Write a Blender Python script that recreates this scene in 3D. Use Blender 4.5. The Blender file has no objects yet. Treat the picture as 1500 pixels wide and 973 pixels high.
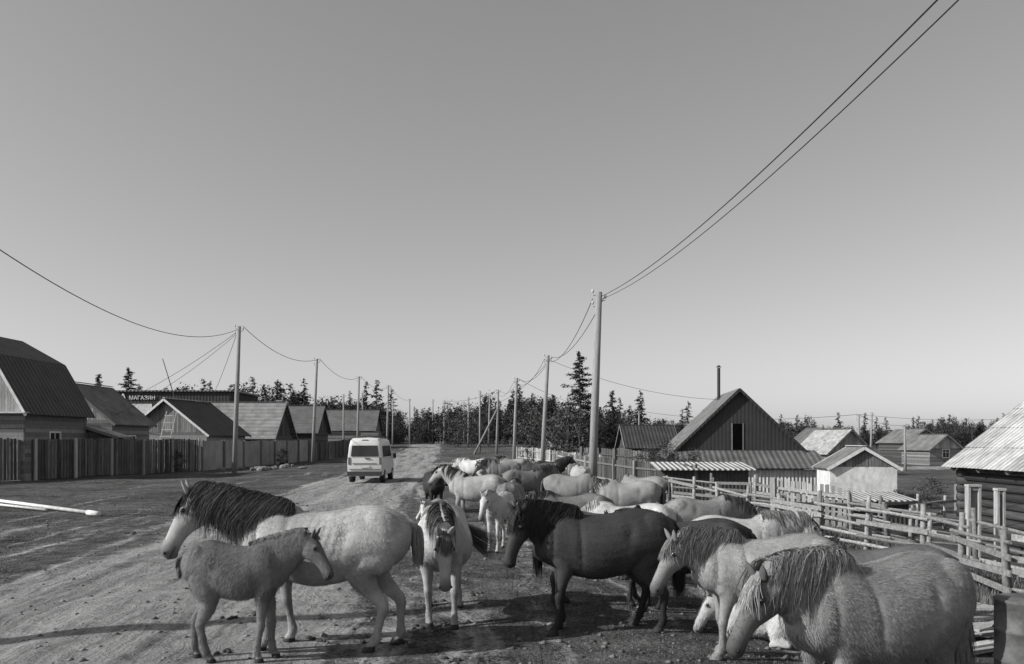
import bpy, math, random
import numpy as np
from mathutils import Vector, Matrix
R=random.Random(7); NR=np.random.RandomState(11)
sc=bpy.context.scene
COL=sc.collection
# ---------------------------------------------------------------- terrain
def ss(a,b,x):
    t=np.clip((np.asarray(x,float)-a)/(b-a),0,1); return t*t*(3-2*t)
def roadc(y):
    y=np.asarray(y,float); return -3.75-0.08*y
def gz(x,y):
    x=np.asarray(x,float); y=np.asarray(y,float)
    z=-0.5*ss(1.0,7,x)-0.7*ss(7,14,x)+1.3*ss(75,140,y)
    z=z+0.018*np.sin(x*1.3+y*.7)+0.014*np.sin(x*.6-y*1.1+2)
    s=x-roadc(y)
    z=z-0.04*np.exp(-((np.abs(s)-.85)/.28)**2)*ss(200,60,y)
    return z
def G(x,y): return float(gz(x,y))
# ---------------------------------------------------------------- node helpers
def newmat(name):
    m=bpy.data.materials.new(name); m.use_nodes=True
    nt=m.node_tree; return m,nt,nt.nodes['Principled BSDF']
def mth(nt,op,a,b=None,c=None,clamp=False):
    n=nt.nodes.new('ShaderNodeMath'); n.operation=op; n.use_clamp=clamp
    for i,v in enumerate((a,b,c)):
        if v is None: continue
        if isinstance(v,(int,float)): n.inputs[i].default_value=v
        else: nt.links.new(v,n.inputs[i])
    return n.outputs[0]
def noise(nt,vec,scale,detail=6,rough=.6):
    n=nt.nodes.new('ShaderNodeTexNoise'); n.inputs['Scale'].default_value=scale
    n.inputs['Detail'].default_value=detail; n.inputs['Roughness'].default_value=rough
    if vec is not None: nt.links.new(vec,n.inputs['Vector'])
    return n.outputs[0]
def mapr(nt,v,a,b,c,d):
    n=nt.nodes.new('ShaderNodeMapRange'); nt.links.new(v,n.inputs[0])
    for i,x in enumerate((a,b,c,d)): n.inputs[i+1].default_value=x
    return n.outputs[0]
def coords(nt,scale=(1,1,1)):
    t=nt.nodes.new('ShaderNodeTexCoord'); m=nt.nodes.new('ShaderNodeMapping')
    m.inputs['Scale'].default_value=scale; nt.links.new(t.outputs['Object'],m.inputs[0]); return m.outputs[0]
def bump(nt,h,strength,dist,prev=None):
    b=nt.nodes.new('ShaderNodeBump'); b.inputs['Strength'].default_value=strength; b.inputs['Distance'].default_value=dist
    nt.links.new(h,b.inputs['Height'])
    if prev is not None: nt.links.new(prev,b.inputs['Normal'])
    return b.outputs[0]
def M(name,base,rough=.85,var=.3,scale=3.,stretch=(1,1,1),island=0.,bmp=.3,bd=.02,ribs=None,metal=0.,attr=None,spec=.3,rc=.8):
    m,nt,bs=newmat(name)
    v=coords(nt,stretch); n=noise(nt,v,scale,6,.65)
    f=mapr(nt,n,.3,.7,1-var,1+var)
    if attr:
        a=nt.nodes.new('ShaderNodeAttribute'); a.attribute_name=attr; c=mth(nt,'MULTIPLY',f,a.outputs['Fac'])
    else: c=mth(nt,'MULTIPLY',f,base)
    if island:
        g=nt.nodes.new('ShaderNodeNewGeometry')
        c=mth(nt,'MULTIPLY',c,mapr(nt,g.outputs['Random Per Island'],0,1,1-island,1+island))
    nrm=None
    if ribs:
        ax,per,dep=ribs
        sx=nt.nodes.new('ShaderNodeSeparateXYZ'); t=nt.nodes.new('ShaderNodeTexCoord'); nt.links.new(t.outputs['Object'],sx.inputs[0])
        w=mth(nt,'SINE',mth(nt,'MULTIPLY',sx.outputs['XYZ'.index(ax)],2*math.pi/per))
        nrm=bump(nt,w,1.0,dep)
        c=mth(nt,'MULTIPLY',c,mapr(nt,w,-1,-.6,rc,1.0))
    if bmp: nrm=bump(nt,n,bmp,bd,nrm)
    nt.links.new(c,bs.inputs['Base Color'])
    if nrm is not None: nt.links.new(nrm,bs.inputs['Normal'])
    bs.inputs['Roughness'].default_value=rough; bs.inputs['Metallic'].default_value=metal
    bs.inputs['Specular IOR Level'].default_value=spec
    return m
# ---------------------------------------------------------------- mesh builder
class MB:
    def __init__(s): s.v=[]; s.f=[]
    def add(s,V,F):
        o=len(s.v); s.v+= [tuple(map(float,p)) for p in V]; s.f+=[tuple(i+o for i in q) for q in F]; return s
    def box(s,cx,cy,cz,sx,sy,sz,rz=0,j=0):
        c,n=math.cos(rz),math.sin(rz); V=[]
        for dz in (-.5,.5):
            for dx,dy in ((-.5,-.5),(.5,-.5),(.5,.5),(-.5,.5)):
                x=dx*sx;y=dy*sy; V.append((cx+x*c-y*n+R.uniform(-j,j),cy+x*n+y*c,cz+dz*sz+(R.uniform(-j,j) if dz>0 else 0)))
        return s.add(V,[(3,2,1,0),(4,5,6,7),(0,1,5,4),(1,2,6,5),(2,3,7,6),(3,0,4,7)])
    def beam(s,p0,p1,w,h,up=(0,0,1)):
        p0=Vector(p0);p1=Vector(p1);d=(p1-p0).normalized(); u=Vector(up)
        if abs(d.dot(u))>.98: u=Vector((0,1,0))
        a=d.cross(u).normalized(); b=a.cross(d).normalized(); V=[]
        for p in (p0,p1):
            for i,k in ((-1,-1),(1,-1),(1,1),(-1,1)): V.append(p+a*i*w/2+b*k*h/2)
        return s.add(V,[(3,2,1,0),(4,5,6,7),(0,1,5,4),(1,2,6,5),(2,3,7,6),(3,0,4,7)])
    def tube(s,pts,rs,n=8):
        pts=[Vector(p) for p in pts]
        if not hasattr(rs,'__len__'): rs=[rs]*len(pts)
        V=[];F=[];m=len(pts)
        for i,p in enumerate(pts):
            d=(pts[min(i+1,m-1)]-pts[max(i-1,0)]).normalized()
            u=Vector((0,0,1)) if abs(d.z)<.9 else Vector((0,1,0))
            a=d.cross(u).normalized(); b=a.cross(d)
            for k in range(n):
                t=2*math.pi*k/n; V.append(p+(a*math.cos(t)+b*math.sin(t))*rs[i])
        for i in range(m-1):
            for k in range(n):
                F.append((i*n+k,i*n+(k+1)%n,(i+1)*n+(k+1)%n,(i+1)*n+k))
        F.append(tuple(range(n))[::-1]); F.append(tuple((m-1)*n+k for k in range(n)))
        return s.add(V,F)
    def ell(s,c,r,n=12,m=8):
        V=[];F=[]
        for i in range(m+1):
            a=math.pi*i/m
            for k in range(n):
                t=2*math.pi*k/n; V.append((c[0]+r[0]*math.sin(a)*math.cos(t),c[1]+r[1]*math.sin(a)*math.sin(t),c[2]+r[2]*math.cos(a)))
        for i in range(m):
            for k in range(n): F.append((i*n+k,(i+1)*n+k,(i+1)*n+(k+1)%n,i*n+(k+1)%n))
        return s.add(V,F)
    def poly(s,P): return s.add(P,[tuple(range(len(P)))])
    def slab(s,P,th):
        P=[Vector(p) for p in P]; n=(P[1]-P[0]).cross(P[2]-P[0]).normalized(); k=len(P)
        V=P+[p+n*th for p in P]
        F=[tuple(range(k))[::-1],tuple(range(k,2*k))]+[(i,(i+1)%k,k+(i+1)%k,k+i) for i in range(k)]
        return s.add(V,F)
def obj(name,mb,mat,parent=None,smooth=False,loc=None,bevel=0):
    me=bpy.data.meshes.new(name); me.from_pydata(mb.v,[],mb.f); me.update()
    if smooth: me.polygons.foreach_set('use_smooth',[True]*len(me.polygons))
    for m in (mat if isinstance(mat,(list,tuple)) else [mat]): me.materials.append(m)
    o=bpy.data.objects.new(name,me); COL.objects.link(o)
    if parent: o.parent=parent
    if loc: o.location=loc
    if bevel:
        b=o.modifiers.new('b','BEVEL'); b.width=bevel; b.segments=2; b.limit_method='ANGLE'
    return o
def empty(name,loc=(0,0,0),rz=0):
    e=bpy.data.objects.new(name,None); e.empty_display_size=.3; COL.objects.link(e); e.location=loc; e.rotation_euler=(0,0,rz); return e
# ---------------------------------------------------------------- materials
m_wood_dk=M('wood_dark',.07,var=.45,scale=4,stretch=(6,6,.6),island=.45,bmp=.5)
m_wood_fe=M('wood_fence',.10,var=.5,scale=3,stretch=(5,5,.5),island=.55,bmp=.5)
m_wood_md=M('wood_grey',.17,var=.4,scale=4,stretch=(6,6,.6),island=.4,bmp=.5)
m_wood_lt=M('wood_weathered',.33,var=.35,scale=4,stretch=(6,6,.6),island=.35,bmp=.5)
m_rail=M('rail_wood',.22,var=.45,scale=5,stretch=(3,3,3),island=.4,bmp=.6)
m_pole=M('pole_wood',.24,var=.35,scale=5,stretch=(8,8,.4),island=.1,bmp=.5)
m_log=M('log_dark',.06,var=.5,scale=3,stretch=(4,.5,6),island=.4,bmp=.6,bd=.04)
m_white=M('white_paint_weathered',.58,var=.25,scale=2.5,stretch=(2,2,1),island=.12,bmp=.2)
m_wire=M('wire',.025,var=.1,bmp=0)
m_metal_dk=M('metal_siding_dark',.035,rough=.6,var=.15,scale=1.2,ribs=('X',.24,.005),bmp=.05,rc=.8)
m_roof_dk=M('roof_metal_dark',.045,rough=.6,var=.35,scale=1.,ribs=('Y',.35,.02),bmp=.1)
m_roof_md=M('roof_slate_grey',.16,var=.4,scale=1.2,ribs=('Y',.30,.03),bmp=.3)
m_roof_mx=M('roof_metal_grey',.12,rough=.5,var=.3,scale=1.,ribs=('X',.35,.02),bmp=.1)
m_roof_gx=M('roof_slate_ribs',.22,var=.35,scale=1.2,ribs=('X',.35,.03),bmp=.2,rc=.65)
m_roof_lx=M('roof_corrugated_light',.45,rough=.7,var=.3,scale=1.5,ribs=('X',.22,.03),bmp=.1)
m_roof_lt=M('roof_slate_light',.36,var=.45,scale=2.2,ribs=('Y',.22,.03),bmp=.4)
m_sheet=M('fence_sheet_grey',.27,rough=.7,var=.25,scale=1.,bmp=.1,island=.12)
m_glass=M('window_glass',.02,rough=.08,var=.1,bmp=0,spec=.6)
m_concrete=M('plaster_grey',.3,var=.2,bmp=.2)
m_leaf=M('foliage_dark',.04,rough=.9,var=.4,scale=.6,island=.6,bmp=0,spec=.1)
m_leaf2=M('foliage_light',.08,rough=.9,var=.4,scale=.8,island=.6,bmp=0,spec=.1)
m_bark=M('bark',.09,var=.4,scale=3,stretch=(3,3,.5))
m_rust=M('rusty_steel',.10,rough=.8,var=.5,scale=6,bmp=.3)
# ground material -------------------------------------------------
def ground_mat(name):
    m,nt,bs=newmat(name)
    v=coords(nt)
    big=noise(nt,v,.35,4,.6); mid=noise(nt,v,2.6,7,.65); fine=noise(nt,v,22,6,.7); vf=noise(nt,v,90,3,.7)
    a=nt.nodes.new('ShaderNodeAttribute'); a.attribute_name='road'
    st=nt.nodes.new('ShaderNodeAttribute'); st.attribute_name='track'
    sep=nt.nodes.new('ShaderNodeSeparateXYZ'); nt.links.new(v,sep.inputs[0])
    def tn(sx,sy,sc_):
        cb=nt.nodes.new('ShaderNodeCombineXYZ')
        wob=mth(nt,'ADD',st.outputs['Fac'],mth(nt,'MULTIPLY',mth(nt,'SUBTRACT',big,.5),1.2))
        nt.links.new(mth(nt,'MULTIPLY',wob,sx),cb.inputs[0]); nt.links.new(mth(nt,'MULTIPLY',sep.outputs[1],sy),cb.inputs[1])
        return noise(nt,cb.outputs[0],sc_,5,.6)
    trk=tn(1.7,.09,1.0); trf=tn(9,.4,1.0)
    e=mth(nt,'ADD',a.outputs['Fac'],mth(nt,'MULTIPLY',mth(nt,'SUBTRACT',mid,.5),1.0))
    e=mth(nt,'ADD',e,mth(nt,'MULTIPLY',mth(nt,'SUBTRACT',fine,.5),.8))
    e=mth(nt,'ADD',e,mth(nt,'MULTIPLY',mth(nt,'SUBTRACT',trk,.5),2.6))
    mask=mapr(nt,e,.32,.76,0,1)
    vo=nt.nodes.new('ShaderNodeTexVoronoi'); vo.inputs['Scale'].default_value=17; nt.links.new(v,vo.inputs['Vector'])
    peb=mapr(nt,vo.outputs['Distance'],.05,.3,1.0,0.)
    g=mth(nt,'ADD',mapr(nt,mid,.3,.7,.025,.12),mapr(nt,fine,.35,.68,-.045,.07))
    g=mth(nt,'ADD',g,mapr(nt,big,.35,.65,-.02,.045))
    g=mth(nt,'ADD',g,mth(nt,'MULTIPLY',mth(nt,'MULTIPLY',peb,mapr(nt,vf,.45,.6,0,1)),.12))
    g=mth(nt,'MAXIMUM',g,.015)
    r=mth(nt,'ADD',mapr(nt,trk,.35,.65,.20,.38),mapr(nt,fine,.3,.7,-.065,.065))
    r=mth(nt,'ADD',r,mapr(nt,mid,.3,.7,-.08,.05)); r=mth(nt,'ADD',r,mapr(nt,trf,.35,.65,-.05,.05))
    mx=nt.nodes.new('ShaderNodeMix'); nt.links.new(mask,mx.inputs[0]); nt.links.new(g,mx.inputs[2]); nt.links.new(r,mx.inputs[3])
    nt.links.new(mx.outputs[0],bs.inputs['Base Color'])
    h=mth(nt,'ADD',mth(nt,'MULTIPLY',mid,1.2),mth(nt,'ADD',mth(nt,'MULTIPLY',fine,.5),mth(nt,'MULTIPLY',peb,.12)))
    h=mth(nt,'ADD',h,mth(nt,'MULTIPLY',trf,.7))
    n1=bump(nt,h,1.,.10); n1=bump(nt,vf,.6,.012,n1); nt.links.new(n1,bs.inputs['Normal'])
    bs.inputs['Roughness'].default_value=.95; bs.inputs['Specular IOR Level'].default_value=.1
    return m
m_ground=ground_mat('dirt_and_gravel'); m_road=ground_mat('dirt_road_sand')
xs=420*np.sinh(6*np.linspace(-1,1,361))/math.sinh(6)
v=np.linspace(0,1,320); ys=np.concatenate([np.arange(-14,4,.8),4+1000*(np.exp(5.6*v)-1)/(math.exp(5.6)-1)])
XX,YY=np.meshgrid(xs,ys); ZZ=gz(XX,YY)
S=XX-roadc(YY)
rm=1-ss(1.5,3.6,np.abs(S)); rm=rm*1.0
left=(1-ss(6,16,np.abs(S+3)))*ss(30,8,YY)*.36
br=(1-ss(1.5,4,np.abs(YY-(70+.35*(XX+8)))))*(XX>-9)*.9
ap=np.exp(-((XX+5.0)/4.5)**2-((YY-52)/16)**2)*.75
rm=np.clip(np.maximum.reduce([rm,left,br,ap]),0,1)
def gridmesh(name,sel,dz,mat):
    ny,nx=XX.shape; idx=np.arange(nx*ny).reshape(ny,nx)
    q=np.stack([idx[:-1,:-1],idx[:-1,1:],idx[1:,1:],idx[1:,:-1]],-1)
    if sel is not None: q=q[sel[:-1,:-1]]
    q=q.reshape(-1,4); used=np.unique(q); rem=np.full(nx*ny,-1); rem[used]=np.arange(len(used)); q=rem[q]
    V=np.stack([XX.ravel(),YY.ravel(),ZZ.ravel()+dz],-1)[used]
    me=bpy.data.meshes.new(name); me.vertices.add(len(V)); me.vertices.foreach_set('co',V.ravel())
    me.loops.add(q.size); me.loops.foreach_set('vertex_index',q.ravel()); me.polygons.add(len(q))
    me.polygons.foreach_set('loop_start',np.arange(0,q.size,4)); me.polygons.foreach_set('loop_total',np.full(len(q),4))
    me.update(calc_edges=True); me.validate()
    me.polygons.foreach_set('use_smooth',[True]*len(me.polygons))
    for nm,arr in (('road',rm),('track',S)):
        a=me.attributes.new(nm,'FLOAT','POINT'); a.data.foreach_set('value',arr.ravel()[used].astype(np.float32))
    me.materials.append(mat); o=bpy.data.objects.new(name,me); COL.objects.link(o); return o
gridmesh('ground',None,0,m_ground)
gridmesh('dirt_road',(np.abs(S)<4.6)&(YY>-10)&(YY<160),.005,m_road)
def tris(C,size,flat=1.0,rs=NR):
    n=len(C); A=rs.normal(size=(n,3,3)); A/=np.linalg.norm(A,axis=2,keepdims=True)
    A[:,:,2]*=flat; return (C[:,None,:]+A*size.reshape(n,1,1)).reshape(-1,3), np.arange(n*3).reshape(-1,3)
def npmesh(name,V,Fc,mats,mi=None,parent=None,link=True):
    me=bpy.data.meshes.new(name); k=Fc.shape[1]
    me.vertices.add(len(V)); me.vertices.foreach_set('co',V.ravel()); me.loops.add(Fc.size); me.loops.foreach_set('vertex_index',Fc.ravel())
    me.polygons.add(len(Fc)); me.polygons.foreach_set('loop_start',np.arange(0,Fc.size,k)); me.polygons.foreach_set('loop_total',np.full(len(Fc),k))
    for m in mats: me.materials.append(m)
    me.update(calc_edges=True)
    if mi is not None: me.polygons.foreach_set('material_index',mi)
    if not link: return me
    o=bpy.data.objects.new(name,me); COL.objects.link(o); 
    if parent: o.parent=parent
    return o
OV=np.array([(1,0,0),(0,1,0),(-1,0,0),(0,-1,0),(0,0,1),(0,0,-1)],float)
OF=np.array([(0,1,4),(1,2,4),(2,3,4),(3,0,4),(1,0,5),(2,1,5),(3,2,5),(0,3,5)])
n=8000
cy=5.5+28*NR.rand(n)**1.8; cx=(NR.rand(n)-.5)*1.5*cy
rsz=.007+.035*NR.rand(n)**5
C=np.stack([cx,cy,gz(cx,cy)+rsz*.2],-1)
J=NR.uniform(.6,1.3,size=(n,6,1)); V=C[:,None,:]+OV[None]*J*rsz[:,None,None]*np.array([1.2,1.2,.7]); Fo=(np.arange(n)*6)[:,None,None]+OF[None]
m_clod=M('clods',.12,var=.4,island=.6,bmp=0)
npmesh('stones_and_clods',V.reshape(-1,3),Fo.reshape(-1,3),[m_clod])
dung=MB()
for i in range(60):
    y=R.uniform(7,26); x=R.uniform(-.5,.42)*y
    for k in range(6):
        a=x+R.gauss(0,.06); b=y+R.gauss(0,.06); dung.ell((a,b,G(a,b)+.012),(R.uniform(.02,.045),R.uniform(.02,.045),.022),7,5)
obj('horse_manure',dung,M('manure',.05,var=.5,bmp=.3),smooth=True)
def grass(name,n,fx,hmin,hmax,mat,w=.006):
    P=fx(n); n=len(P); h=NR.uniform(hmin,hmax,n); a=NR.rand(n)*6.28; L=NR.uniform(.1,.6,n)*h
    base=np.stack([P[:,0],P[:,1],gz(P[:,0],P[:,1])-.005],-1); d=np.stack([np.cos(a),np.sin(a),0*a],-1)
    w_=w*NR.uniform(.6,1.4,n)[:,None]
    p=np.stack([-d[:,1],d[:,0],0*a],-1)
    V=np.stack([base-p*w_,base+p*w_,base+d*L[:,None]+np.array([0,0,1])*h[:,None]],1)
    return npmesh(name,V.reshape(-1,3),np.arange(3*n).reshape(-1,3),[mat])
m_gr=M('grass_dry',.12,var=.3,island=.6,bmp=0)
def fx1(n):
    y=5+20*NR.rand(n)**1.5; x=-2.0+NR.rand(n)*(y*.66+3.2)
    k=(x-roadc(y)>2.6)&(np.sin(x*2.1+np.sin(y*1.7))*np.sin(y*1.9+x)>-.35); return np.stack([x,y],-1)[k]
grass('short_grass',80000,fx1,.01,.035,m_gr,.004)
def fx3(n):
    y=9+30*NR.rand(n)**1.4; x=roadc(y)-3.4-NR.rand(n)*(y*.5)
    k=(np.sin(x*1.1+np.sin(y*.9))*np.sin(y*.8+x*.5)>-.1); return np.stack([x,y],-1)[k]
grass('verge_grass',40000,fx3,.015,.05,m_gr,.006)
def fx2(n):
    y=7+22*NR.rand(n)**1.3; c=np.interp(y,[7,12.7,16,21,28],[8.2,7.9,8.3,7.1,5.7]); x=c+NR.normal(size=n)*1.3+1.0
    x=x+.15*np.round(NR.rand(n)*6); return np.stack([x,y],-1)
grass('tall_grass',40000,fx2,.06,.28,m_gr,.008)
# ---------------------------------------------------------------- horses
def cr(P,m):
    P=np.asarray(P,float); k=len(P); Q=np.vstack([2*P[0]-P[1],P,2*P[-1]-P[-2]]); out=[]
    for t in np.linspace(0,k-1,m):
        i=min(int(t),k-2); u=t-i; a,b,c,d=Q[i],Q[i+1],Q[i+2],Q[i+3]
        out.append(.5*((2*b)+(c-a)*u+(2*a-5*b+4*c-d)*u*u+(3*b-a-3*c+d)*u**3))
    return np.array(out)
def loft(mb,C,a,b,N,Sd,n=18):
    m=len(C); V=[];F=[]
    th=np.arange(n)*2*math.pi/n
    for i in range(m):
        for t in th: V.append(C[i]+N[i]*a[i]*math.sin(t)+Sd[i]*b[i]*math.cos(t))
    for i in range(m-1):
        for k in range(n): F.append((i*n+k,i*n+(k+1)%n,(i+1)*n+(k+1)%n,(i+1)*n+k))
    F.append(tuple(range(n))[::-1]); F.append(tuple((m-1)*n+k for k in range(n)))
    mb.add(V,F)
def rotz(v,a):
    c,s=math.cos(a),math.sin(a); return np.array([v[0]*c-v[1]*s,v[0]*s+v[1]*c,v[2]])
FRONT=[(.50,.10,1.02,.17,.08),(.53,.14,.88,.15,.09),(.50,.155,.75,.11,.078),(.52,.15,.62,.075,.062),(.535,.148,.49,.055,.048),(.545,.146,.41,.054,.051),(.54,.145,.34,.042,.040),(.54,.145,.23,.036,.033),(.54,.145,.13,.047,.042),(.565,.145,.08,.040,.037),(.585,.145,.045,.055,.053),(.60,.145,0.0,.068,.062)]
HIND=[(-.40,.09,1.14,.24,.11),(-.44,.14,.99,.26,.13),(-.39,.165,.85,.23,.125),(-.375,.165,.73,.155,.098),(-.46,.155,.60,.095,.066),(-.565,.145,.49,.065,.047),(-.60,.14,.42,.058,.048),(-.59,.14,.34,.046,.041),(-.575,.14,.23,.039,.035),(-.565,.14,.135,.049,.043),(-.54,.14,.08,.040,.037),(-.515,.14,.045,.055,.053),(-.50,.14,0.0,.068,.062)]
TR=[(-.80,1.17,1.02,.07),(-.74,1.25,.90,.17),(-.64,1.32,.79,.24),(-.48,1.37,.73,.28),(-.30,1.375,.67,.30),(-.10,1.335,.61,.32),(.12,1.31,.58,.33),(.32,1.325,.61,.305),(.50,1.385,.67,.26),(.64,1.36,.74,.225),(.76,1.24,.80,.18),(.84,1.13,.88,.10)]
def coat_mat():
    m,nt,bs=newmat('horse_coat')
    a=nt.nodes.new('ShaderNodeAttribute'); a.attribute_name='tone'
    v=coords(nt); v2=coords(nt,(30,90,45)); n1=noise(nt,v,3,3,.5); n2=noise(nt,v2,4,4,.7); n3=noise(nt,v,14,4,.6)
    c=mth(nt,'MULTIPLY',a.outputs['Fac'],mapr(nt,n1,.3,.7,.78,1.14)); c=mth(nt,'MULTIPLY',c,mapr(nt,n2,.25,.75,.75,1.2)); c=mth(nt,'MULTIPLY',c,mapr(nt,n3,.3,.7,.9,1.08))
    nt.links.new(c,bs.inputs['Base Color'])
    nn=bump(nt,n3,.25,.02); nn=bump(nt,n2,.5,.006,nn); nt.links.new(nn,bs.inputs['Normal'])
    bs.inputs['Roughness'].default_value=.68; bs.inputs['Specular IOR Level'].default_value=.2
    return m
m_coat=coat_mat(); m_eye=M('eye_dark',.008,rough=.1,var=.1,bmp=0,spec=.6)
_hm={}
def hairmat(t):
    k=round(t,2)
    if k not in _hm: _hm[k]=M('mane_hair',t,rough=.6,var=.35,scale=12,stretch=(5,5,1),island=.4,bmp=0,spec=.2)
    return _hm[k]
def strand(V,F,P,w,side):
    n=len(P); o=len(V)
    for i,p in enumerate(P):
        k=w*(1-(i/(n-1))**2.2)*(.6+.4*min(1,i/1.5))+.0006
        V.append(p-side*k); V.append(p+side*k)
    for i in range(n-1): F.append((o+2*i,o+2*i+1,o+2*i+3,o+2*i+2))
def horse(name,x,y,hd,s=1.,xs=1.,wd=1.05,bot=0.,poll=(1.12,1.5),hp=58,ny=0,hy=0,coat=.4,leg=None,mane=.05,muz=None,belly=None,face=None,vox=.02,
          legs=((0,0),(0,0),(0,0),(0,0)),mlen=.34,mside=0,messy=.5,tl=.8,tsw=(0,0),lr=1.,hl=.61,lying=False,nlock=260,ribs=0,stripe=.5,tail=None,fur=.03,nk=1.12,seed=None):
    rr=np.random.RandomState(seed if seed is not None else int(abs(x*37+y*91)*10)%9999)
    near=vox<.018; wk=.34 if near else 1.4
    hd=math.radians(hd); ny=math.radians(ny); hy=math.radians(hy); hp=math.radians(hp)
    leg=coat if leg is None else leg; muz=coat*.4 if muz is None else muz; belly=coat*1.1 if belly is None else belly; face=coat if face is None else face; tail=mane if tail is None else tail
    mb=MB(); Z=np.array([0,0,1.]); Yv=np.array([0,1.,0])
    drop=-.60 if lying else 0
    T=cr([(q[0]*xs,(q[1]+(q[2]+bot*(1 if q[2]<.85 else .5)))/2,(q[1]-q[2]-bot*(1 if q[2]<.85 else .5))/2,q[3]*wd) for q in TR],34)
    m=len(T); C=np.stack([T[:,0],0*T[:,0],T[:,1]+drop],-1)
    nn=26; V=[];F=[]
    for i in range(m):
        for k in range(nn):
            t=2*math.pi*k/nn; sn=math.sin(t); cs=math.cos(t)
            wv=T[i,3]*(1-.13*sn) ; V.append((C[i,0],wv*np.sign(cs)*abs(cs)**.92,C[i,2]+T[i,2]*sn))
    for i in range(m-1):
        for k in range(nn): F.append((i*nn+k,i*nn+(k+1)%nn,(i+1)*nn+(k+1)%nn,(i+1)*nn+k))
    F.append(tuple(range(nn))[::-1]); F.append(tuple((m-1)*nn+k for k in range(nn))); mb.add(V,F)
    mb.ell((.47*xs,0,1.30+drop),(.22*xs,.09*wd,.10),14,9)
    for sg in (-1,1):
        mb.ell((.56*xs,sg*.135*wd,1.03+drop),(.15*xs,.09*wd,.22),14,9)
        mb.ell((-.50*xs,sg*.13*wd,1.13+drop),(.22*xs,.135*wd,.21),14,9)
    mb.tube([(-.68*xs,0,1.25+drop),(-.80*xs,0,1.20+drop),(-.83*xs,0,1.08+drop)],[.05,.04,.025],10)
    cs_,sn_=math.cos(hd),math.sin(hd)
    g0=G(x,y)
    if not lying:
        for li,(tab,sg) in enumerate(((FRONT,1),(FRONT,-1),(HIND,1),(HIND,-1))):
            dx,dy=legs[li]; hip=.86 if li<2 else .98
            J=[]
            hx=(tab[-1][0]*xs+dx)*s; hyy=(tab[-1][1]*wd*sg+dy)*s
            wx=x+hx*cs_-hyy*sn_; wy=y+hx*sn_+hyy*cs_; dz=(G(wx,wy)-g0)/s
            for q in tab:
                w=min(max((hip-q[2])/hip,0),1); 
                J.append((q[0]*xs+dx*w,q[1]*sg*wd+dy*w,q[2]+dz*w,q[3]*lr*(1 if q[2]<.7 else xs),q[4]*lr))
            J=cr(J,44); P=J[:,:3]; tg=np.gradient(P,axis=0); tg/=np.linalg.norm(tg,axis=1,keepdims=True)
            tg[-5:]=np.array([0.2,0,-1])/math.sqrt(1.04); tg[-1]=(0,0,-1)
            N=np.cross(tg,Yv); N/=np.linalg.norm(N,axis=1,keepdims=True); Sd=np.cross(N,tg)
            loft(mb,P,np.maximum(J[:,3],.02),np.maximum(J[:,4],.02),N,Sd,14)
            if li>=2:
                hk=J[int(44*5.2/12)]; mb.ell((hk[0]-.025,hk[1],hk[2]+.01),(.038*lr,.026*lr,.05),10,8)
    else:
        for sg in (-1,1):
            for L in ([(.5,.16,.40,.12,.08),(.62,.22,.24,.08,.06),(.78,.24,.10,.05,.045),(.60,.27,.05,.035,.03),(.48,.28,.045,.045,.04)],[(-.42,.16,.40,.22,.11),(-.25,.24,.28,.15,.09),(-.2,.28,.14,.08,.06),(-.45,.30,.06,.05,.04),(-.25,.33,.05,.035,.03),(-.1,.34,.04,.045,.04)]):
                J=cr([(q[0]*xs,q[1]*sg,q[2],q[3],q[4]) for q in L],22); P=J[:,:3]; tg=np.gradient(P,axis=0); tg/=np.linalg.norm(tg,axis=1,keepdims=True)
                N=np.cross(tg,Yv+.01); N/=np.linalg.norm(N,axis=1,keepdims=True); loft(mb,P,np.maximum(J[:,3],.02),np.maximum(J[:,4],.02),N,np.cross(N,tg),12)
    B=np.array([.50*xs,0,1.09+drop]); Pz=poll[1]+drop; Px=poll[0]
    ctl=np.array([(B[0]+Px)/2+.03,0,(B[2]+Pz)/2+.05*(1 if poll[1]>1.2 else 1.5)])
    ts=np.linspace(0,1,20); NP=[];NT=[]
    for t in ts:
        p=(1-t)**2*B+2*t*(1-t)*ctl+t*t*np.array([Px,0,Pz]); d=2*(1-t)*(ctl-B)+2*t*(np.array([Px,0,Pz])-ctl)
        a=ny*t; p=B+rotz(p-B,a); d=rotz(d/np.linalg.norm(d),a); NP.append(p); NT.append(d)
    NP=np.array(NP);NT=np.array(NT)
    Sn=np.array([rotz(Yv,ny*t) for t in ts]); Nn=np.cross(NT,Sn); Nn/=np.linalg.norm(Nn,axis=1,keepdims=True)
    if Nn[0][2]<0: Nn=-Nn
    na=np.interp(ts,[0,.3,.6,.85,1],[.31,.255,.205,.165,.135])*(.55+.45*lr)*(nk if lr==1 else 1); nb=np.interp(ts,[0,.3,.6,1],[.18,.14,.112,.09])*(.3+.7*wd)*(nk if lr==1 else 1)
    na[0]=min(na[0],.31)
    loft(mb,NP,na,nb,Nn,Sn,20)
    hyaw=ny+hy; P0=NP[-1]; dr=rotz(np.array([1.,0,0]),hyaw); A=dr*math.cos(hp)-Z*math.sin(hp); Nj=-dr*math.sin(hp)-Z*math.cos(hp); Sh=rotz(Yv,hyaw)
    L=hl
    H=cr([(-.10,.0,.06,.05),(.0,.02,.105,.075),(.12,.045,.14,.088),(.25,.05,.15,.096),(.38,.03,.125,.088),(.52,.006,.096,.070),(.66,-.004,.081,.060),(.80,-.004,.075,.058),(.91,.0,.076,.063),(.98,.006,.062,.054),(1.02,.01,.03,.03)],34)
    k=L/.59
    HC=np.array([P0+A*q[0]*L+Nj*q[1]*k for q in H]); loft(mb,HC,H[:,2]*k,H[:,3]*k,np.array([-Nj]*34),np.array([Sh]*34),20)
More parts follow.
